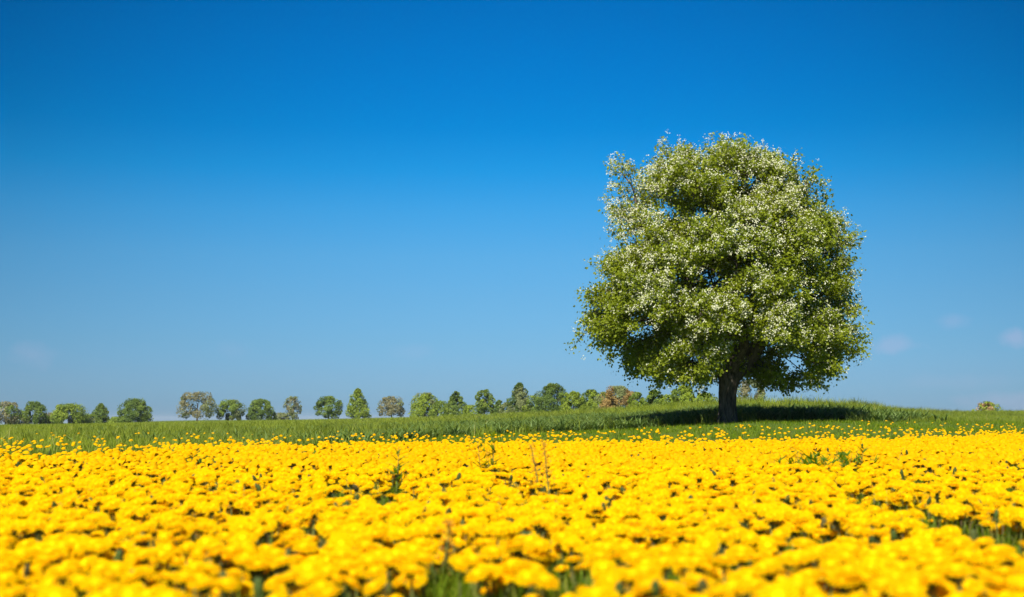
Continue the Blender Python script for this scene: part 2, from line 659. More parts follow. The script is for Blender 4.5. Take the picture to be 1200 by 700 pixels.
tree = empty('blossoming_tree', (bx, TREE_Y, bz))
tag(tree, 'large round fruit tree in white blossom standing alone on the meadow', 'tree')
# trunk with furrowed bark, running up into the fork
fr_ = 3
tpts = dense([nodes[0] - np.array((0, 0, .12))] + [nodes[k] for k in range(n_trunk)] + [nodes[n_trunk - 1] + np.array((0, 0, .25))], .03)
tz = np.array([q[2] for q in tpts])
tr_r = np.interp(tz, PROF_Z, PROF_R)
tr_r[-8:] *= np.linspace(1, .55, 8)


def bark_rough(a, i):
    z = tz[i]
    w_ = vnoise(np.cos(a) * 3.2 + 20, np.sin(a) * 3.2 + 20, z * .9) * .22 + vnoise(np.cos(a) * 9 + 40, np.sin(a) * 9 + 40, z * 2.6) * .14 \
        + vnoise(np.cos(a) * 20 + 9, np.sin(a) * 20 + 9, z * 7) * .07
    root = max(0, .30 - z) * .7
    return .80 + w_ + root * np.maximum(0, np.sin(a * 5 + 1.0)) * .6


mb = MB()
V, F = tube(tpts, tr_r, 56, bark_rough)
mb.add(V, F, 0, True)
mb.build('trunk', M_BARK, tree)
# limbs and branches: follow the thickest child from every branching point
mb = MB()
done = np.zeros(len(nodes), bool)
done[:n_trunk] = True
starts = [k for k in kids[fork]] + [c_ for q in range(n_trunk) for c_ in kids[q] if q != fork and c_ >= n_trunk]
stack = list(starts)
while stack:
    s0 = stack.pop()
    ids = [par[s0], s0]
    while kids[ids[-1]]:
        ks = sorted(kids[ids[-1]], key=lambda q: -rad[q])
        stack.extend(ks[1:])
        ids.append(ks[0])
    pts = nodes[ids]
    rr_ = rad[ids].copy()
    rr_[0] = min(rr_[0], rr_[1] * 1.15)
    if len(pts) > 4:            # smooth the zigzag
        for _ in range(2):
            pts[1:-1] = (pts[:-2] + 2 * pts[1:-1] + pts[2:]) / 4
    sides = 14 if rr_.max() > .1 else (7 if rr_.max() > .03 else 4)
    ph = rng.uniform(0, 9)
    V, F = tube(pts, rr_, sides, (lambda a, i: .85 + .3 * vnoise(np.cos(a) * 2.5 + ph, np.sin(a) * 2.5 + 5, i * .35)) if sides == 14 else None)
    mb.add(V, F, 0, True)
# twigs from the branch to every shoot tip
TIP = S + SD * .28
for k in range(len(S)):
    o = own[k]
    V, F = tube([nodes[o], (nodes[o] + S[k]) / 2 + rng.normal(size=3) * .02, S[k], TIP[k]], [.009, .008, .007, .003], 3)
    mb.add(V, F, 0, True)
mb.build('branches', M_BARK, tree)

# leaves
LEAF = [(np.array([(0, 0, 0), (.5, .42, .10), (1, 0, -.04), (.5, -.42, .10)], float), np.array([(0, 1, 2), (0, 2, 3)]), 0, False)]
nl = rng.poisson(72 * SW * np.where((S[:, 0] < -1.75) & (S[:, 2] > 4.6), .7, 1) * np.interp(S[:, 2], [4.5, 7], [1, .82]))
idx = np.repeat(np.arange(len(S)), nl)
n = len(idx)
tpar = rng.uniform(-.1, 1.15, n)
pos = S[idx] + SD[idx] * (tpar * .30)[:, None] + rng.normal(size=(n, 3)) * np.array((.105, .105, .09))
out = pos - centre
out /= np.linalg.norm(out, axis=1, keepdims=True)
ax = SD[idx] * .5 + rng.normal(size=(n, 3)) * .75 + out * .3
ax[:, 2] -= .25
ax /= np.linalg.norm(ax, axis=1, keepdims=True)
nrm = rng.normal(size=(n, 3)) * .5 + out * .55 + np.array((-.1, -.35, .6))
side = np.cross(nrm, ax)
side /= np.linalg.norm(side, axis=1, keepdims=True) + 1e-9
nrm = np.cross(ax, side)
ls = rng.uniform(.060, .106, n)
M = np.stack([ax, side, nrm], -1) * ls[:, None, None]
mb = MB()
inst(mb, LEAF, M, pos)
mb.build('crown', M_PEAR_LEAF, tree)
# blossom clusters, thickest over the upper and middle crown
prob = np.interp(S[:, 2], [1.5, 2.4, 3.4, 5, 8], [.3, .55, 1.0, 1.05, 1.0]) * SW
reach = np.linalg.norm((S - centre) / np.array((3.9, 3.6, 3.6)), axis=1)
prob *= np.clip((reach - .35) * 2.2, .1, 1.1)
patch = vnoise(S[:, 0] * .8 + 5, S[:, 1] * .8 + 5, S[:, 2] * .8)
prob *= np.clip(patch * 2.2 - .25, .18, 1.4)
nb = rng.poisson(7.4 * prob)
idx = np.repeat(np.arange(len(S)), nb)
n = len(idx)
cpos = S[idx] + SD[idx] * rng.uniform(0, .42, n)[:, None] + rng.normal(size=(n, 3)) * .1 + (S[idx] - centre) / 3.6 * .05
nf = 8
fp = np.repeat(cpos, nf, 0) + rng.normal(size=(n * nf, 3)) * .043
fo = np.repeat(cpos - centre, nf, 0)
fo /= np.linalg.norm(fo, axis=1, keepdims=True)
fd = fo * .6 + rng.normal(size=(n * nf, 3)) * .5 + np.array((-.1, -.3, .4))
a = np.linspace(0, 2 * math.pi, 10, endpoint=False)
rd = np.where(np.arange(10) % 2 == 0, 1.0, .55)
FV = np.concatenate([np.stack([rd * np.cos(a), rd * np.sin(a), np.where(np.arange(10) % 2 == 0, .28, .12)], -1), [[0, 0, 0]]])
FF = np.array([(10, k, (k + 1) % 10) for k in range(10)])
FLOWER = [(FV, FF, 0, False)]
M = align(fd, rng.uniform(0, 6, n * nf)) * rng.uniform(.016, .024, n * nf)[:, None, None]
mb = MB()
inst(mb, FLOWER, M, fp)
mb.build('blossom', M_BLOSSOM, tree)

# ------------------------------------------------------------------ far trees and bushes
_cm = {}


def far_leaf_mat(key, c, spread=.3, trans=.45):
    if key not in _cm:
        c = tuple(x * 1.3 for x in c)
        lo = tuple(x * (1 - spread) for x in c)
        hi = tuple(min(1, x * (1 + spread)) for x in c)
        _cm[key] = island_mat(key, [(0, lo), (.5, c), (1, hi)], .6, trans, None, .2)
    return _cm[key]


GREYB = far_leaf_mat('budding_leaf', (.225, .21, .11))
GREYG = far_leaf_mat('grey_green_leaf', (.20, .225, .09))
DARKG = far_leaf_mat('dark_green_leaf', (.11, .165, .03))
MIDG = far_leaf_mat('mid_green_leaf', (.16, .22, .035))
BRIG = far_leaf_mat('bright_green_leaf', (.22, .28, .03))
RUSTB = far_leaf_mat('copper_leaf', (.30, .205, .07))
TANB = far_leaf_mat('dry_leaf', (.36, .25, .11))


def far_tree(name, label, cat, px, ybase, ytop, wpx, Y, mat, shape='round', n=2600, stem=.22, leaf=.24, group=None, mat2=None, mix=.0, seed=0, gaps=.35):
    r = np.random.default_rng(seed + 100)
    b_ = at(px, ybase, Y)
    gz = float(terrain(b_[0], Y))
    k = Y / F_PX
    H = at(px, ytop, Y)[2] - gz
    W = wpx * k / 2
    root = empty(name, (b_[0], Y, gz))
    tag(root, label, cat, group)
    z0 = H * stem
    # lobes
    m = MB()
    lobes = []
    NLB = 30
    for q in range(NLB):
        tt = (q + r.random()) / NLB
        if shape == 'round':
            prof = math.sqrt(max(0, 1 - (2 * tt - .80) ** 2 / 1.5))
        elif shape == 'cone':
            prof = (1 - tt ** 1.35) ** .8 * .96 + .04
        elif shape == 'oval':
            prof = math.sin(math.pi * min(1, .15 + tt * .80)) ** .6
        else:                                        # dome, foliage down to the ground
            prof = math.sqrt(max(0, 1 - tt ** 2.4))
        rad_ = W * r.uniform(.15, .38) * (.55 + .5 * prof)
        a_ = q * 2.4 + r.uniform(-.6, .6)
        f_ = max(0, prof - rad_ / W * .75) * r.uniform(.35, 1.12) ** .5
        c_ = np.array((W * f_ * math.cos(a_), W * f_ * math.sin(a_) * .9, z0 + (H - z0) * tt))
        c_[2] = min(max(c_[2], z0 * .8 + rad_ * .4), H - rad_ * .7)
        lobes.append((c_, rad_))
    per = int(n * 1.25) // len(lobes)
    pos = []
    for c_, rad_ in lobes:
        d = r.normal(size=(per, 3))
        d /= np.linalg.norm(d, axis=1, keepdims=True)
        q = c_ + d * (rad_ * r.uniform(.55, 1.0, per) ** .6)[:, None] * np.array((1, 1, .85))
        q += r.normal(size=q.shape) * rad_ * .08
        pos.append(q)
    pos = np.concatenate(pos)
    keep = vnoise(pos[:, 0] / W * 3.2 + seed, pos[:, 1] / W * 3.2, pos[:, 2] / W * 3.2) > gaps - .10
    pos = pos[keep & (pos[:, 2] > .05)]
    o_ = pos - np.array((0, 0, z0 + (H - z0) * .4))
    o_ /= np.linalg.norm(o_, axis=1, keepdims=True)
    d = o_ * .8 + r.normal(size=pos.shape) * .6 + np.array((0, 0, .4))
    M_ = align(d, r.uniform(0, 6, len(pos))) * (leaf * r.uniform(.5, 1.15, len(pos)))[:, None, None]
    LQ = [(np.array([(-.5, 0, 0), (0, -.32, .06), (.5, 0, 0), (0, .32, .06)], float), np.array([(0, 1, 2), (0, 2, 3)]), 0, False)]
    if mat2 is not None:
        sel = vnoise(pos[:, 0] / W * 2 + 3, pos[:, 1] / W * 2 + seed, pos[:, 2] / W * 2) < mix
        inst(m, LQ, M_[~sel], pos[~sel])
        inst(m, LQ, M_[sel], pos[sel], 1)
        m.build('crown', [mat, mat2], root)
    else:
        inst(m, LQ, M_, pos)
        m.build('crown', mat, root)
    # trunk and limbs
    m = MB()
    tr = max(.05, H * .028)
    top = np.array((0, 0, z0 + (H - z0) * .55))
    V, F = tube([(0, 0, -.1), (0, 0, z0 * .6), (0, 0, z0), top], [tr * 1.3, tr, tr * .85, tr * .25], 8)
    m.add(V, F, 0, True)
    for q_, (c_, rad_) in enumerate(lobes):
        s_ = np.array((0, 0, z0 + (top[2] - z0) * r.uniform(0, .7)))
        if q_ % 3:
            continue
        V, F = tube([s_, (s_ + c_) / 2 + np.array((0, 0, -.06 * H)), c_], [tr * .45, tr * .3, tr * .12], 5)
        m.add(V, F, 0, True)
    m.build('trunk', M_BARK_FAR, root)
    return root


ROW = 'trees in the far row along the horizon'
far = [
    # name, label, px, base, top, width, Y, material, shape, n, stem, gaps, second material, mix
    ('budding_tree', 'brownish half-leafed tree at the far left end of the tree row', 6, 500, 471, 36, 250, GREYB, 'round', 2200, .15, .38, MIDG, .4),
    ('round_tree', 'small dark green round tree second from the left end of the row', 40, 499, 471, 31, 252, DARKG, 'round', 3000, .1, .3, MIDG, .45),
    ('spreading_tree', 'wide low bright green tree third from the left end of the row', 80, 498, 474, 50, 255, BRIG, 'dome', 4200, .1, .28, MIDG, .45),
    ('conical_tree', 'small green cone-shaped tree left of the dense round tree at the left', 118, 497, 473, 27, 262, MIDG, 'cone', 2400, .05, .28, DARKG, .3),
    ('round_tree', 'dense mid green round tree with open field to its right', 158, 496, 468, 42, 258, MIDG, 'dome', 4200, .05, .25, DARKG, .45),
    ('budding_tree', 'grey-green thin-leafed tree with a short visible trunk, tallest of the left half', 231, 496, 460, 48, 262, GREYG, 'round', 3000, .2, .42, GREYB, .5),
    ('round_tree', 'small olive round tree just right of the grey-green thin-leafed tree', 271, 494, 469, 35, 266, GREYG, 'round', 2800, .12, .32, MIDG, .5),
    ('round_tree', 'dark green round tree left of the slim grey tree', 306, 492, 468, 35, 268, DARKG, 'dome', 3400, .08, .26, MIDG, .5),
    ('slim_tree', 'slim grey half-leafed tree standing apart in the row', 343, 491, 465, 22, 270, GREYG, 'oval', 1300, .1, .42, GREYB, .4),
    ('round_tree', 'green loose-crowned tree just left of the bright pointed tree', 385, 491, 465, 33, 272, MIDG, 'round', 2800, .16, .34, DARKG, .5),
    ('pointed_tree', 'bright green pointed egg-shaped tree, tallest in the middle of the row', 419, 490, 456, 32, 270, BRIG, 'cone', 3600, .08, .22, MIDG, .3),
    ('budding_tree', 'pinkish brown thin-leafed tree between the pointed tree and the paired green trees', 459, 488, 465, 36, 275, GREYB, 'round', 2000, .2, .4, GREYG, .4),
    ('round_tree', 'yellow-green broad tree touching the darker tree on its right', 498, 487, 461, 40, 235, BRIG, 'dome', 3800, .08, .27, GREYG, .45),
    ('round_tree', 'darker green peaked tree touching the yellow-green tree on its left', 534, 485, 459, 33, 235, MIDG, 'cone', 3800, .06, .24, DARKG, .45),
    ('round_tree', 'fresh green round-topped tree standing beside a tiny dark bush', 568, 482, 457, 25, 215, MIDG, 'round', 2600, .14, .3, BRIG, .4),
    ('small_bush', 'tiny dark bush between the fresh green tree and the grey-green peaked tree', 585, 482, 469, 16, 215, DARKG, 'dome', 1200, .0, .25, None, 0),
    ('peaked_tree', 'grey-green peaked tree beside the dense dark round tree', 609, 482, 449, 37, 200, GREYG, 'cone', 4000, .06, .26, DARKG, .45),
    ('round_tree', 'dense dark green round tree at the left end of the bright hedge', 646, 480, 450, 44, 185, MIDG, 'dome', 4600, .05, .2, DARKG, .55),
    ('shrub', 'bright yellow-green shrub in the hedge right of the dense dark tree', 672, 478, 459, 34, 160, BRIG, 'dome', 3000, .0, .2, MIDG, .3),
    ('shrub', 'dark-topped green shrub left of the copper coloured bush', 694, 477, 457, 34, 165, BRIG, 'dome', 3000, .0, .2, DARKG, .4),
    ('copper_bush', 'copper brown round bush on the rise', 725, 477, 453, 52, 140, RUSTB, 'dome', 4600, .0, .2, GREYG, .5),
    ('shrub', 'low green shrub touching the right side of the copper bush', 747, 475, 460, 26, 138, BRIG, 'dome', 2000, .0, .22, MIDG, .4),
    ('shrub', 'small dark green round shrub between the copper bush and the yellow-green bush', 767, 474, 457, 26, 125, DARKG, 'dome', 2600, .0, .2, MIDG, .4),
    ('shrub', 'yellow-green round bush just left of the big blossoming tree', 802, 473, 452, 38, 115, BRIG, 'dome', 3600, .0, .2, MIDG, .45),
    ('budding_bush', 'grey half-leafed bush seen just right of the big trunk', 881, 470, 445, 34, 100, GREYG, 'round', 2200, .1, .36, GREYB, .5),
    ('dry_shrub', 'low tan dry shrub alone on the skyline at the far right', 1156, 481, 471, 34, 130, TANB, 'dome', 1100, .0, .36, BRIG, .5),
    ('low_bush', 'low grey-green bush between the brownish end tree and the dark green tree', 22, 500, 486, 30, 252, GREYG, 'dome', 900, .0, .3, GREYB, .4),
    ('low_bush', 'low grey bush between the second tree and the wide bright tree at the left', 58, 499, 484, 30, 256, GREYB, 'dome', 900, .0, .3, GREYG, .5),
    ('low_bush', 'low green bush between the wide bright tree and the small cone-shaped tree', 102, 499, 486, 27, 258, MIDG, 'dome', 900, .0, .3, GREYG, .3),
    ('low_bush', 'low green bush filling the gap between the cone-shaped and the dense round tree', 137, 498, 489, 27, 262, BRIG, 'dome', 800, .0, .3, MIDG, .3),
    ('low_bush', 'low scrubby bush left of the slim grey tree', 329, 493, 484, 21, 272, GREYG, 'dome', 600, .0, .34, GREYB, .4),
    ('low_bush', 'low green bush between the yellow-green broad tree and the peaked tree', 516, 487, 470, 30, 232, MIDG, 'dome', 1100, .0, .3, BRIG, .4),
    ('low_bush', 'low yellow-green bush right of the darker peaked tree', 552, 485, 475, 30, 230, BRIG, 'dome', 800, .0, .3, MIDG, .4),
    ('low_bush', 'low olive bush left of the grey-green peaked tree', 594, 482, 472, 24, 205, GREYG, 'dome', 800, .0, .3, MIDG, .4),
    ('low_bush', 'low bright bush between the grey-green peaked tree and the dense dark tree', 628, 481, 464, 33, 190, BRIG, 'dome', 1300, .0, .25, MIDG, .4),
    ('low_bush', 'low bright bush filling the hedge left of the copper bush', 708, 478, 460, 36, 150, BRIG, 'dome', 1300, .0, .25, GREYG, .4),
    ('low_bush', 'low green bush between the dark round shrub and the yellow-green bush', 784, 474, 463, 33, 120, MIDG, 'dome', 1200, .0, .25, BRIG, .4),
    ('low_bush', 'low bright bush close to the left side of the big trunk', 826, 472, 461, 39, 110, BRIG, 'dome', 1400, .0, .25, MIDG, .4),
]
for q, (nm, lb, px, yb, yt, wpx, Y, mt, shp, n_, stem_, gp, m2, mx_) in enumerate(far):
    cat_ = 'bush' if ('bush' in nm or 'shrub' in nm) else 'tree'
    far_tree(nm, lb, cat_, px, yb, yt, wpx * 1.06, Y, mt, shp, int(n_ * 2.2), stem_, .24 * Y / 260 + .05, ROW if cat_ == 'tree' else 'low bushes between the far trees' if nm == 'low_bush' else 'bushes on the rise left of the blossoming tree' if px < 850 and Y < 200 else None,
             m2, mx_, q, gp)

# ------------------------------------------------------------------ grass
def blade(length, width, bend, segs=3, az=0.0, lean=.15):
    """one tapering strip of a blade, bending over"""
    s = np.linspace(0, 1, segs + 1)
    x = (lean * s + bend * s ** 2) * length
    z = length * (s - .35 * bend * s ** 2)
    wd = width * (1 - s ** 1.6) * .5 + width * .04
    ca, sa = math.cos(az), math.sin(az)
    V = []
    for k in range(segs + 1):
        for sg in (-1, 1):
            lx, ly = x[k], sg * wd[k]
            V.append((lx * ca - ly * sa, lx * sa + ly * ca, z[k]))
    F = [(2 * k, 2 * k + 2, 2 * k + 3, 2 * k + 1) for k in range(segs)]
    return np.array(V), np.array(F)


def tuft(nb_, length, width, segs, spread, r):
    Vs, Fs, o = [], [], 0
    for k in range(nb_):
        V, F = blade(length * r.uniform(.55, 1.1), width * r.uniform(.7, 1.2), r.uniform(.1, .8), segs, r.uniform(0, 6.28), r.uniform(.0, .3))
        V = V + np.array((r.normal() * spread, r.normal() * spread, 0))
        Vs.append(V)
        Fs.append(F + o)
        o += len(V)
    return [(np.concatenate(Vs), np.concatenate(Fs), 0, False)]


def scatter(n, y0, y1, margin=1.35, power=2.0):
    """points spread evenly over the wedge the camera sees (and a margin beside it)"""
    yy = (rng.uniform(y0 ** power, y1 ** power, n)) ** (1 / power)
    xx = rng.uniform(-1, 1, n) * (yy * .36 * margin + .6)
    return xx, yy


def ucol(x, y):
    return 600 + F_PX * x / np.maximum(y, .1)


def place(mb, temps, x, y, smin, smax, sink=.02):
    z = terrain(x, y) - sink
    which = rng.integers(0, len(temps), len(x))
    s = rng.uniform(smin, smax, len(x))
    M_ = rot_z(rng.uniform(0, 6.28, len(x))) * s[:, None, None]
    Pp = np.stack([x, y, z], -1)
    for k, tm in enumerate(temps):
        m = which == k
        inst(mb, tm, M_[m], Pp[m])


CY = [-600, 0, 150, 300, 420, 520, 600, 740, 860, 1005, 1040, 1100, 1300, 2200]
CD = [15, 15.5, 16.5, 20, 26, 33, 38.5, 39.5, 40.5, 41, 44, 48, 50, 60]     # where the taller growth begins
CH = [.30, .30, .30, .30, .32, .34, .36, .40, .48, .40, .31, .23, .20, .2]    # how tall it is there
CHK = [-600, 0, 150, 300, 420, 520, 600, 740, 860, 1005, 1040, 1100, 1300, 2200]

# short turf between the flowers
temps = [tuft(5, .15, .006, 3, .02, rng) for _ in range(6)]
mb = MB()
x, y = scatter(44000, 1.1, 9.5)
place(mb, temps, x, y, .8, 1.5)
temps = [tuft(5, .15, .011, 2, .04, rng) for _ in range(6)]
x, y = scatter(56000, 9.5, 54)
place(mb, temps, x, y, .45, 1.05)
o = mb.build('grass', M_GRASS)
tag(o, 'short green turf growing between the dandelions and up to the tree', 'grass', kind='stuff')
# taller meadow behind
temps = [tuft(6, 1.0, .035, 2, .16, rng) for _ in range(7)]
mb = MB()
x, y = scatter(70000, 15, 95, 1.3, 1.6)
u = ucol(x, y)
k = y > np.interp(u, CY, CD) * (1 + (vnoise(x * .6, y * .6) - .5) * .08)
x, y, u = x[k], y[k], u[k]
hgt = np.interp(u, CHK, CH) * (.6 + .8 * vnoise(x * .5 + 7, y * .5))
z = terrain(x, y) - .02
which = rng.integers(0, len(temps), len(x))
M_ = rot_z(rng.uniform(0, 6.28, len(x))) * (hgt * rng.uniform(.7, 1.2, len(x)))[:, None, None]
Pp = np.stack([x, y, z], -1)
for q, tm in enumerate(temps):
    m = which == q
    inst(mb, tm, M_[m], Pp[m])
x, y = scatter(26000, 95, 300, 1.25, 1.7)
u = ucol(x, y)
z = terrain(x, y) - .02
M_ = rot_z(rng.uniform(0, 6.28, len(x))) * rng.uniform(.25, .5, len(x))[:, None, None]
M_[:, :2, :2] *= 2.2
inst(mb, temps[0], M_, np.stack([x, y, z], -1))
o = mb.build('meadow_grass', M_MEADOW)
tag(o, 'taller green meadow grass rising to the horizon behind the flowers', 'grass', kind='stuff')
# broad-leaved crop in a band left of and under the tree
def leafy(r):
    Vs, Fs, o_ = [], [], 0
    for k in range(10):
        V, F = blade(r.uniform(.5, 1.0), r.uniform(.10, .19), r.uniform(.3, .9), 3, r.uniform(0, 6.28), r.uniform(.1, .5))
        V[:, :2] += r.normal(size=2) * .06
        V[:, 2] += r.uniform(0, .25)
        V[[0, 1]] = V[[0, 1]] * .4 + V[[2, 3]].mean(0) * .0 + V[[0, 1]].mean(0) * .6
        Vs.append(V)
        Fs.append(F + o_)
        o_ += len(V)
    return [(np.concatenate(Vs), np.concatenate(Fs), 0, False)]


temps = [leafy(rng) for _ in range(6)]
mb = MB()
x, y = scatter(60000, 24, 66, 1.1, 1.5)
u = ucol(x, y)
dens = np.interp(u, [0, 380, 560, 700, 945, 1025, 1110, 1150], [.0, .06, .5, 1, 1, .35, .3, 0]) * (vnoise(x * .45 + 3, y * .45) > .36)
k = (y > np.interp(u, CY, CD)) & (rng.random(len(x)) < dens) & (y < np.interp(u, [600, 800, 900, 1200], [66, 54, 49, 50]))
x, y = x[k], y[k]
z = terrain(x, y) - .02
M_ = rot_z(rng.uniform(0, 6.28, len(x))) * (rng.uniform(.22, .42, len(x)) * np.interp(u[k], [0, 500, 860, 1000], [.7, .85, 1.15, 1.1]))[:, None, None]
which = rng.integers(0, len(temps), len(x))
Pp = np.stack([x, y, z], -1)
for q, tm in enumerate(temps):
    m = which == q
    inst(mb, tm, M_[m], Pp[m])
o = mb.build('crop_plants', M_CROP)
tag(o, 'broad-leaved dark green crop plants growing in a band around the tree', 'crop', kind='stuff')

# ------------------------------------------------------------------ dandelions
def petal_ring(n_, r0, r1, z0, z1, width, ph, segs=2, droop=0.0, r=None):
    Vs, Fs, o_ = [], [], 0
    for k in range(n_):
        a_ = ph + 2 * math.pi * k / n_ + (r.normal() * .06)
        ca, sa = math.cos(a_), math.sin(a_)
        ln_ = r.uniform(.88, 1.06)
        V = []
        for s in np.linspace(0, 1, segs + 1):
            q = r0 + (r1 * ln_ - r0) * s
            zz = z0 + (z1 - z0) * s - droop * s * s
            wd = width * (.55 + .55 * s if s < .99 else .8) * .5
            for sg in (-1, 1):
                V.append((q * ca - sg * wd * sa, q * sa + sg * wd * ca, zz))
        V = np.array(V)
        Vs.append(V)
        Fs.append(np.array([(2 * m, 2 * m + 2, 2 * m + 3, 2 * m + 1) for m in range(segs)]) + o_)
        o_ += len(V)
    return np.concatenate(Vs), np.concatenate(Fs)


def dome(rad_, h, z0, n_=10, rings=2):
    V = [(0, 0, z0 + h)]
    for q in range(1, rings + 1):
        f_ = q / rings
        for k in range(n_):
            a_ = 2 * math.pi * k / n_
            V.append((rad_ * f_ * math.cos(a_), rad_ * f_ * math.sin(a_), z0 + h * (1 - f_ ** 2)))
    T = [(0, 1 + k, 1 + (k + 1) % n_) for k in range(n_)]
    Q = [(1 + (q - 1) * n_ + k, 1 + q * n_ + k, 1 + q * n_ + (k + 1) % n_, 1 + (q - 1) * n_ + (k + 1) % n_) for q in range(1, rings) for k in range(n_)]
    return np.array(V), np.array(T), np.array(Q) if Q else None


def head_near(r):
    """full double head of many narrow rays, radius about 22 mm, seated at z = 0"""
    P_ = []
    op = r.uniform(-.004, .004)
    for n_, r0, r1, z0, z1, wd, dr in ((24, .004, .0235, .004, .007 + op, .0052, .004), (20, .004, .0205, .006, .0125, .0050, .003),
                                       (16, .003, .0160, .008, .0165, .0044, .002), (11, .002, .0105, .009, .0185, .0036, .0)):
        V, F = petal_ring(n_, r0, r1, z0, z1, wd, r.uniform(0, 6), 2, dr, r)
        P_.append((V, F, 0, False))
    P_ = [(V * np.array((1, 1, .52)), F, q, sm_) for V, F, q, sm_ in P_]
    V, T_, Q = dome(.013, .005, .004, 10, 2)
    P_.append((V, T_, 1, False))
    P_.append((V, Q, 1, False))
    return P_


def head_mid(r):
    P_ = []
    for n_, r0, r1, z0, z1, wd in ((15, .003, .0235, .004, .0065, .0085), (11, .002, .0175, .007, .0145, .0085), (6, .001, .0095, .009, .0185, .0075)):
        V, F = petal_ring(n_, r0, r1, z0, z1, wd, r.uniform(0, 6), 1, 0, r)
        P_.append((V, F, 0, False))
    P_ = [(V * np.array((1, 1, .52)), F, q, sm_) for V, F, q, sm_ in P_]
    V, T_, Q = dome(.014, .006, .003, 7, 1)
    P_.append((V, T_, 1, False))
    return P_


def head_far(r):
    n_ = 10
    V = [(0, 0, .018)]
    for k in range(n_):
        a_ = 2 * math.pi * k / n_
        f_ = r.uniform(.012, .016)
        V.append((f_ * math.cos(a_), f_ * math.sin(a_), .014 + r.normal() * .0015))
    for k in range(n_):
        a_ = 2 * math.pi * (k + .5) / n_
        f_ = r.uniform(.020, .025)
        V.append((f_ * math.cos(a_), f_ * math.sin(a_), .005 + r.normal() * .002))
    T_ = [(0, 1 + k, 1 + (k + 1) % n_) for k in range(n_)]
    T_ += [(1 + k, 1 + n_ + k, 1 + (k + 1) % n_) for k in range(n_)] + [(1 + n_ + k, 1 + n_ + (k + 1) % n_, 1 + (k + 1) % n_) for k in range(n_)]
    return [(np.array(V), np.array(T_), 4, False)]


def bracts(r, n_=10, closed=False):
    """green cup under the head with a turned-down outer row"""
    a_ = np.linspace(0, 2 * math.pi, n_, endpoint=False)
    rings = [(.0028, -.012), (.0070, -.009), (.0085, -.002), (.0095, .006)] if not closed else [(.003, -.012), (.0075, -.008), (.0082, .003), (.0055, .014), (.002, .019)]
    V = np.concatenate([np.stack([q * np.cos(a_), q * np.sin(a_), np.full(n_, zz)], -1) for q, zz in rings])
    F = np.array([(q * n_ + k, q * n_ + (k + 1) % n_, (q + 1) * n_ + (k + 1) % n_, (q + 1) * n_ + k) for q in range(len(rings) - 1) for k in range(n_)])
    P_ = [(V, F, 2, False)]
    V, F = petal_ring(8, .005, .014, -.008, -.013, .0035, r.uniform(0, 6), 2, .006, r)
    P_.append((V, F, 2, False))
    return P_


def stem_piece(h, r, sides=5, bend=.12, lo=0.0):
    """hollow stalk from z = -h up to the cup at z = -0.011, top at the origin's axis"""
    dx, dy = r.normal(size=2) * bend * h
    s = np.linspace(0, 1, 5)
    pts = np.stack([dx * (1 - s) ** 2, dy * (1 - s) ** 2, -h + (h - .011) * s], -1)
    V, F = tube(pts, np.interp(s, [0, 1], [.0030, .0022]), sides)
    return [(V, F, 3, True)]


def patchy(x, y):
    return vnoise(x * 2.3, y * .95 + 3) * .6 + vnoise(x * 6, y * 2.6 + 9) * .4


def is_gap(x, y):
    """bare green patches among the flowers"""
    g_ = np.zeros(len(x))
    for px, py, rx, ry in ((1140, 620, 70, 22), (1190, 640, 60, 32), (1100, 612, 30, 12), (945, 545, 28, 9), (985, 535, 32, 8), (925, 632, 60, 13), (665, 672, 30, 24), (550, 655, 60, 12),
                           (180, 690, 26, 14), (20, 690, 28, 14), (520, 668, 22, 20), (330, 632, 26, 10), (1045, 615, 16, 10), (1180, 690, 10, 30), (760, 652, 30, 14),
                           (300, 690, 26, 12), (85, 530, 90, 5), (230, 540, 40, 4), (40, 545, 60, 4)):
        d = CAM_Z - .17
        yy = d * F_PX / (py - 492)
        xx = (px - 600) / F_PX * yy
        ex = rx / F_PX * yy
        ey = abs(d * F_PX / (py - ry - 492) - d * F_PX / (py + ry - 492)) / 2 if py - ry > 494 else yy * .3
        g_ = np.maximum(g_, 1.3 - ((x - xx) / ex) ** 2 - ((y - yy) / ey) ** 2)
    return np.clip(g_ * 1.6, 0, 1)


DU = [-600, 0, 100, 300, 500, 640, 800, 1000, 1100, 1200, 1600, 2200]
DE = [13.2, 13.4, 14, 15, 15.5, 16, 15, 17, 19.5, 23, 26, 26]
xs, ys, cs = [], [], []
for nc, y0, y1 in ((54000, 1.15, 9.5), (120000, 9.5, 34)):
    x, y = scatter(nc, y0, y1, 1.25)
    q = np.linspace(y0, y1, 200)
    cs.append(np.full(nc, nc / (np.sum(2 * (q * .36 * 1.25 + .6)) * (q[1] - q[0]))))
    xs.append(x)
    ys.append(y)
x, y, d_c = np.concatenate(xs), np.concatenate(ys), np.concatenate(cs)
u = ucol(x, y)
end = np.interp(u, DU, DE)
want = 560 * np.interp(y, [1, 3, 5, 7, 12, 20], [1.15, 1.1, .9, .75, .6, .5])
want *= np.interp(y / end, [0, .8, .97, 1.06, 1.3, 2], [1, 1, .7, .08, .02, .0])
left_thin = np.clip((520 - u) / 300, 0, 1) * np.clip((y - 7.2) / 1.4, 0, 1)
want *= 1 - .55 * left_thin
want *= np.clip((patchy(x, y) - np.interp(y, [2, 3.5, 6, 9], [.40, .375, .31, .28])) * 8, .03, 1)
want *= 1 - .985 * is_gap(x, y)

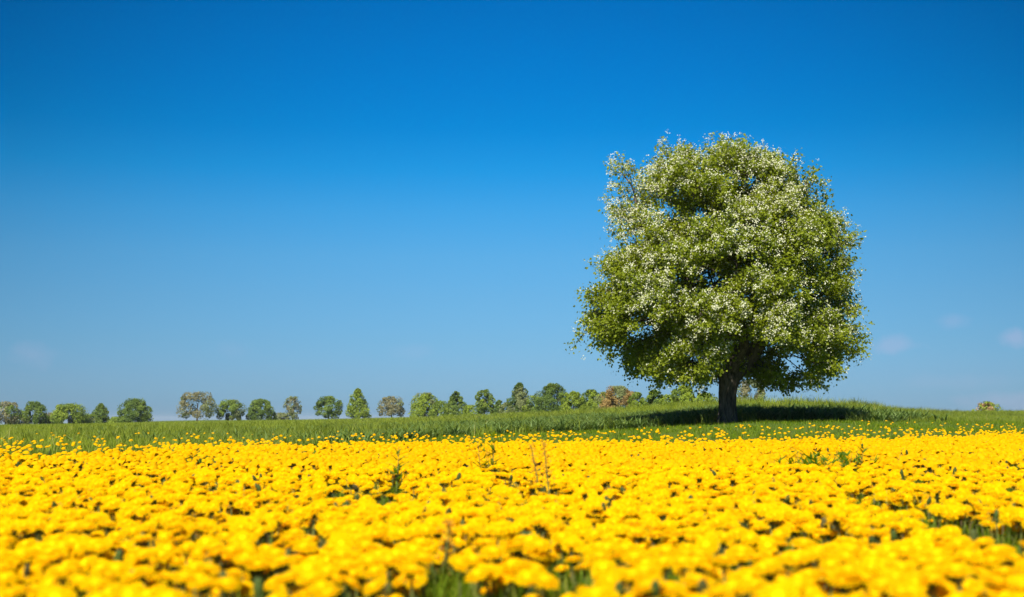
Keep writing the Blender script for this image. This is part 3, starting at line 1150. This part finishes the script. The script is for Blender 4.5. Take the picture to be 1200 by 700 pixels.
keep = rng.random(len(x)) < want / d_c
x, y = x[keep], y[keep]
n = len(x)
hh = np.clip(rng.normal(.178, .022, n), .09, .212)
zg = terrain(x, y)
pos = np.stack([x, y, zg + hh], -1)
bud = rng.random(n) < .05
size = rng.uniform(.80, 1.28, n)
pu, pv = project(pos)
inframe = (pu > 4) & (pu < 1196) & (pv < 694) & (pv > 0) & ~bud
order = np.argsort(y + np.where(inframe, 0, 1e6))
single = np.zeros(n, bool)
single[order[:300]] = True
NEAR = [head_near(rng) for _ in range(7)]
MID = [head_mid(rng) for _ in range(6)]
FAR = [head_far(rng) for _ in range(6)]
BR = [bracts(rng) for _ in range(3)]
BRC = [bracts(rng, closed=True) for _ in range(3)]
DM = [M_PETAL, M_CENTRE, M_BRACT, M_STEM, M_FAR_HEAD]


def pieces_mesh(name, P_):
    m = MB()
    for V, F, q, sm_ in P_:
        m.add(V, F, q, sm_)
    return m.mesh(name, DM)


# twelve kinds of nearby flower, then copies of them
hm = [pieces_mesh('flower_head', q) for q in NEAR]
bm_ = [pieces_mesh('bracts', q) for q in BR]
protos = []
for k in range(12):
    h = .15 + .075 * (k / 11)
    root = empty('dandelion')
    st = bpy.data.objects.new('stem', pieces_mesh('stem', [(V + np.array((0, 0, h)), F, q, sm_) for V, F, q, sm_ in stem_piece(h, rng)]))
    hd = bpy.data.objects.new('flower_head', hm[k % len(hm)])
    br = bpy.data.objects.new('bracts', bm_[k % len(bm_)])
    for o, pr in ((st, root), (hd, root), (br, hd)):
        C.objects.link(o)
        o.parent = pr
    hd.location = (0, 0, h)
    hd.rotation_euler = (R(rng.uniform(10, 40)), R(rng.normal() * 8), rng.normal() * .5)
    protos.append((root, h))
used = [False] * 12
for i in order[:300]:
    k = int(np.argmin([abs(p_[1] - hh[i]) + rng.random() * .02 for p_ in protos]))
    r0 = protos[k][0]
    if not used[k]:
        used[k] = True
        o = r0
    else:
        o = r0.copy()
        C.objects.link(o)
        for ch in r0.children:
            c_ = ch.copy()
            C.objects.link(c_)
            c_.parent = o
            for gch in ch.children:
                d_ = gch.copy()
                C.objects.link(d_)
                d_.parent = c_
    o.location = (x[i], y[i], zg[i] + hh[i] - protos[k][1])
    o.rotation_euler = (0, 0, -.25 + rng.normal() * .6)
    o.scale = (size[i],) * 2 + (1,)
    tag(o, 'yellow dandelion in full bloom in the blurred front rows nearest the camera', 'dandelion', 'dandelions in the front rows')

for k in range(12):          # kinds of flower the field did not need
    if not used[k]:
        for o in list(protos[k][0].children_recursive) + [protos[k][0]]:
            bpy.data.objects.remove(o)

# all the other flowers of the field
mb = MB()
rest = ~single
tilt = np.abs(rng.normal(.42, .22, n))
yaw = -.25 + rng.normal(0, .6, n)
Mh = rot_z(yaw) @ rot_x(tilt) @ rot_z(rng.uniform(0, 6.28, n)) * size[:, None, None]
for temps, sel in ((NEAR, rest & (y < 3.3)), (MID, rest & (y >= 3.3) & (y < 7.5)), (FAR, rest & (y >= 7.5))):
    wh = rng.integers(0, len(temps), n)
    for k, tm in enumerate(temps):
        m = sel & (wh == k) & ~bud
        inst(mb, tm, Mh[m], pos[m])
wh = rng.integers(0, 3, n)
for k in range(3):
    m = rest & (wh == k) & ~bud & (y < 9)
    inst(mb, BR[k], Mh[m], pos[m])
    m = rest & (wh == k) & bud & (y < 16)
    inst(mb, BRC[k], Mh[m], pos[m] - np.array((0, 0, .01)))
st = [stem_piece(.2, rng, 4) for _ in range(5)]
wh = rng.integers(0, 5, n)
Ms = rot_z(rng.uniform(0, 6.28, n))
Ms[:, :, 2] *= (hh / .2)[:, None]
for k in range(5):
    m = rest & (wh == k) & (y < 9)
    inst(mb, st[k], Ms[m], pos[m])
o = mb.build('dandelion_field', DM)
tag(o, 'dense yellow carpet of dandelions filling the field behind the front rows', 'dandelions', kind='stuff')


# leaf rosettes at the feet of the plants
def rosette(r):
    P_ = []
    for k in range(7):
        a_ = r.uniform(0, 6.28)
        ln_ = r.uniform(.09, .17)
        rise = r.uniform(.5, 1.3)
        s = np.linspace(0, 1, 12)
        wd = .006 + .014 * np.sin(np.pi * s ** .8) * np.where(np.arange(12) % 2 == 0, 1.25, .5)
        wd[-1] = .002
        q = ln_ * s * math.cos(rise * .6)
        zz = ln_ * (math.sin(rise) * s - .45 * s ** 2.2 * rise)
        V = []
        for i_ in range(12):
            for sg in (-1, 0, 1):
                V.append((q[i_] * math.cos(a_) - sg * wd[i_] * math.sin(a_), q[i_] * math.sin(a_) + sg * wd[i_] * math.cos(a_), zz[i_] + abs(sg) * wd[i_] * .35))
        F = [(3 * i_ + c_, 3 * i_ + 3 + c_, 3 * i_ + 4 + c_, 3 * i_ + 1 + c_) for i_ in range(11) for c_ in (0, 1)]
        P_.append((np.array(V), np.array(F), 0, True))
    Vs = np.concatenate([p_[0] for p_ in P_])
    Fs = np.concatenate([p_[1] + 36 * i_ for i_, p_ in enumerate(P_)])
    return [(Vs, Fs, 0, True)]


mb = MB()
temps = [rosette(rng) for _ in range(6)]
xx, yy = scatter(5200, 1.1, 9, 1.3)
place(mb, temps, xx, yy, .8, 1.5, .0)
o = mb.build('dandelion_leaves', M_LEAF)
tag(o, 'toothed green dandelion leaves in the gaps under the flowers', 'leaves', kind='stuff')

# longer grass standing in the bare patches
temps = [tuft(9, .19, .009, 4, .03, rng) for _ in range(6)]
mb = MB()
xx, yy = scatter(60000, 1.6, 14, 1.1)
k = (is_gap(xx, yy) > .3) | ((patchy(xx, yy) < .45) & (rng.random(len(xx)) < .8))
place(mb, temps, xx[k], yy[k], .6, 1.15)
o = mb.build('tall_grass', M_GRASS)
tag(o, 'longer green grass standing in the bare patches among the dandelions', 'grass', kind='stuff')


# ------------------------------------------------------------------ single weeds among the flowers
def sorrel(label, px, ptop, Y, lean):
    top = at(px, ptop, Y)
    gz = float(terrain(top[0] - lean, Y))
    h = top[2] - gz
    root = empty('sorrel', (top[0] - lean, Y, gz))
    tag(root, label, 'weed', 'rust coloured sorrel stalks')
    s = np.linspace(0, 1, 7)
    pts = np.stack([lean * s ** 1.5, .01 * np.sin(s * 4), h * s], -1)
    m = MB()
    V, F = tube(pts, np.interp(s, [0, 1], [.0035, .0015]), 6)
    m.add(V, F, 0, True)
    m.build('stem', M_STEM, root)
    m = MB()
    nn = 220
    tt = rng.uniform(.45, 1.0, nn)
    br_ = rng.integers(0, 6, nn)
    cen = np.stack([np.interp(tt, s, pts[:, q]) for q in range(3)], -1)
    a_ = br_ * 1.05
    rr2 = rng.uniform(.0, .035, nn) * (1.15 - tt) * 2
    p2 = cen + np.stack([np.cos(a_) * rr2, np.sin(a_) * rr2, rr2 * .8], -1) + rng.normal(size=(nn, 3)) * .003
    SEED = [(np.array([(-.5, 0, 0), (0, -.4, .1), (.5, 0, 0), (0, .4, .1)], float), np.array([(0, 1, 2, 3)]), 0, False)]
    inst(m, SEED, align(rng.normal(size=(nn, 3)), rng.uniform(0, 6, nn)) * rng.uniform(.004, .008, nn)[:, None, None], p2)
    m.build('seed_head', M_RUST, root)['kind'] = 'stuff'
    m = MB()
    for k in range(5):
        V, F = blade(.12, .02, .5, 4, k * 1.3, .5)
        m.add(V, F, 0, False)
    m.build('leaves', M_LEAF, root)


sorrel('tallest rust coloured sorrel stalk standing among the farther dandelions left of the big tree', 637, 518, 5.2, -.03)
sorrel('rust coloured sorrel stalk leaning left beside the tallest one', 622, 521, 5.6, -.05)
sorrel('short rust coloured sorrel stalk close to the camera amid the blurred dandelions', 527, 612, 3.1, .02)


def weed(label, px, pbase, ptop, Y, w_, n_, mat, cat='weed'):
    top = at(px, ptop, Y)
    gz = float(terrain(top[0], Y))
    h = top[2] - gz
    root = empty('leafy_weed', (top[0], Y, gz))
    tag(root, label, cat)
    ms, ml = MB(), MB()
    for k in range(n_):
        bx_, by_ = rng.normal(size=2) * w_ * .32
        hk = h * rng.uniform(.6, 1.0)
        tip = np.array((bx_ * 1.3 + rng.normal() * .01, by_ * 1.3, hk))
        V, F = tube([(bx_, by_, 0), (bx_ * 1.1, by_ * 1.1, hk * .5), tip], [.003, .0025, .001], 5)
        ms.add(V, F, 0, True)
        for q in range(14):
            s_ = rng.uniform(.25, 1.0)
            V, F = blade(rng.uniform(.025, .05), rng.uniform(.008, .016), rng.uniform(.2, .7), 4, rng.uniform(0, 6.28), 1.4)
            ml.add(V + np.array((bx_ * (1 + .3 * s_), by_ * (1 + .3 * s_), hk * s_)), F, 0, False)
    ms.build('stems', M_STEM, root)
    ml.build('leaves', mat, root)


weed('dark green leafy weed clump standing out of the yellow flowers', 950, 555, 529, 7.6, .20, 34, M_LEAF)
weed('low green weed clump just right of the dark leafy one', 985, 545, 523, 8.4, .26, 34, M_LEAF)
weed('slender green weed poking up at the far edge of the dandelions', 572, 530, 511, 7.5, .10, 6, M_GRASS)
weed('yellowish green slender weed left of the other slender one', 467, 540, 521, 6.5, .06, 4, M_GRASS)


# ------------------------------------------------------------------ air
mh = bpy.data.materials.new('haze_air')
mh.use_nodes = True
t = mh.node_tree
t.nodes.clear()
pv = N(t, 'ShaderNodeVolumePrincipled')
pv.inputs['Color'].default_value = (.86, .92, 1.0, 1)
pv.inputs['Density'].default_value = 0.00009
out = N(t, 'ShaderNodeOutputMaterial')
t.links.new(pv.outputs[0], out.inputs['Volume'])
mb = MB()
hx, hy0, hy1, hz0, hz1 = 5200, -5200, 5200, -24, 10.5
V = [(x_, y_, z_) for z_ in (hz0, hz1) for x_, y_ in ((-hx, hy0), (hx, hy0), (hx, hy1), (-hx, hy1))]
mb.add(V, [(3, 2, 1, 0), (4, 5, 6, 7), (0, 1, 5, 4), (1, 2, 6, 5), (2, 3, 7, 6), (3, 0, 4, 7)])
o = mb.build('haze', mh)
tag(o, 'thin pale spring haze over the far fields', 'haze', kind='stuff')
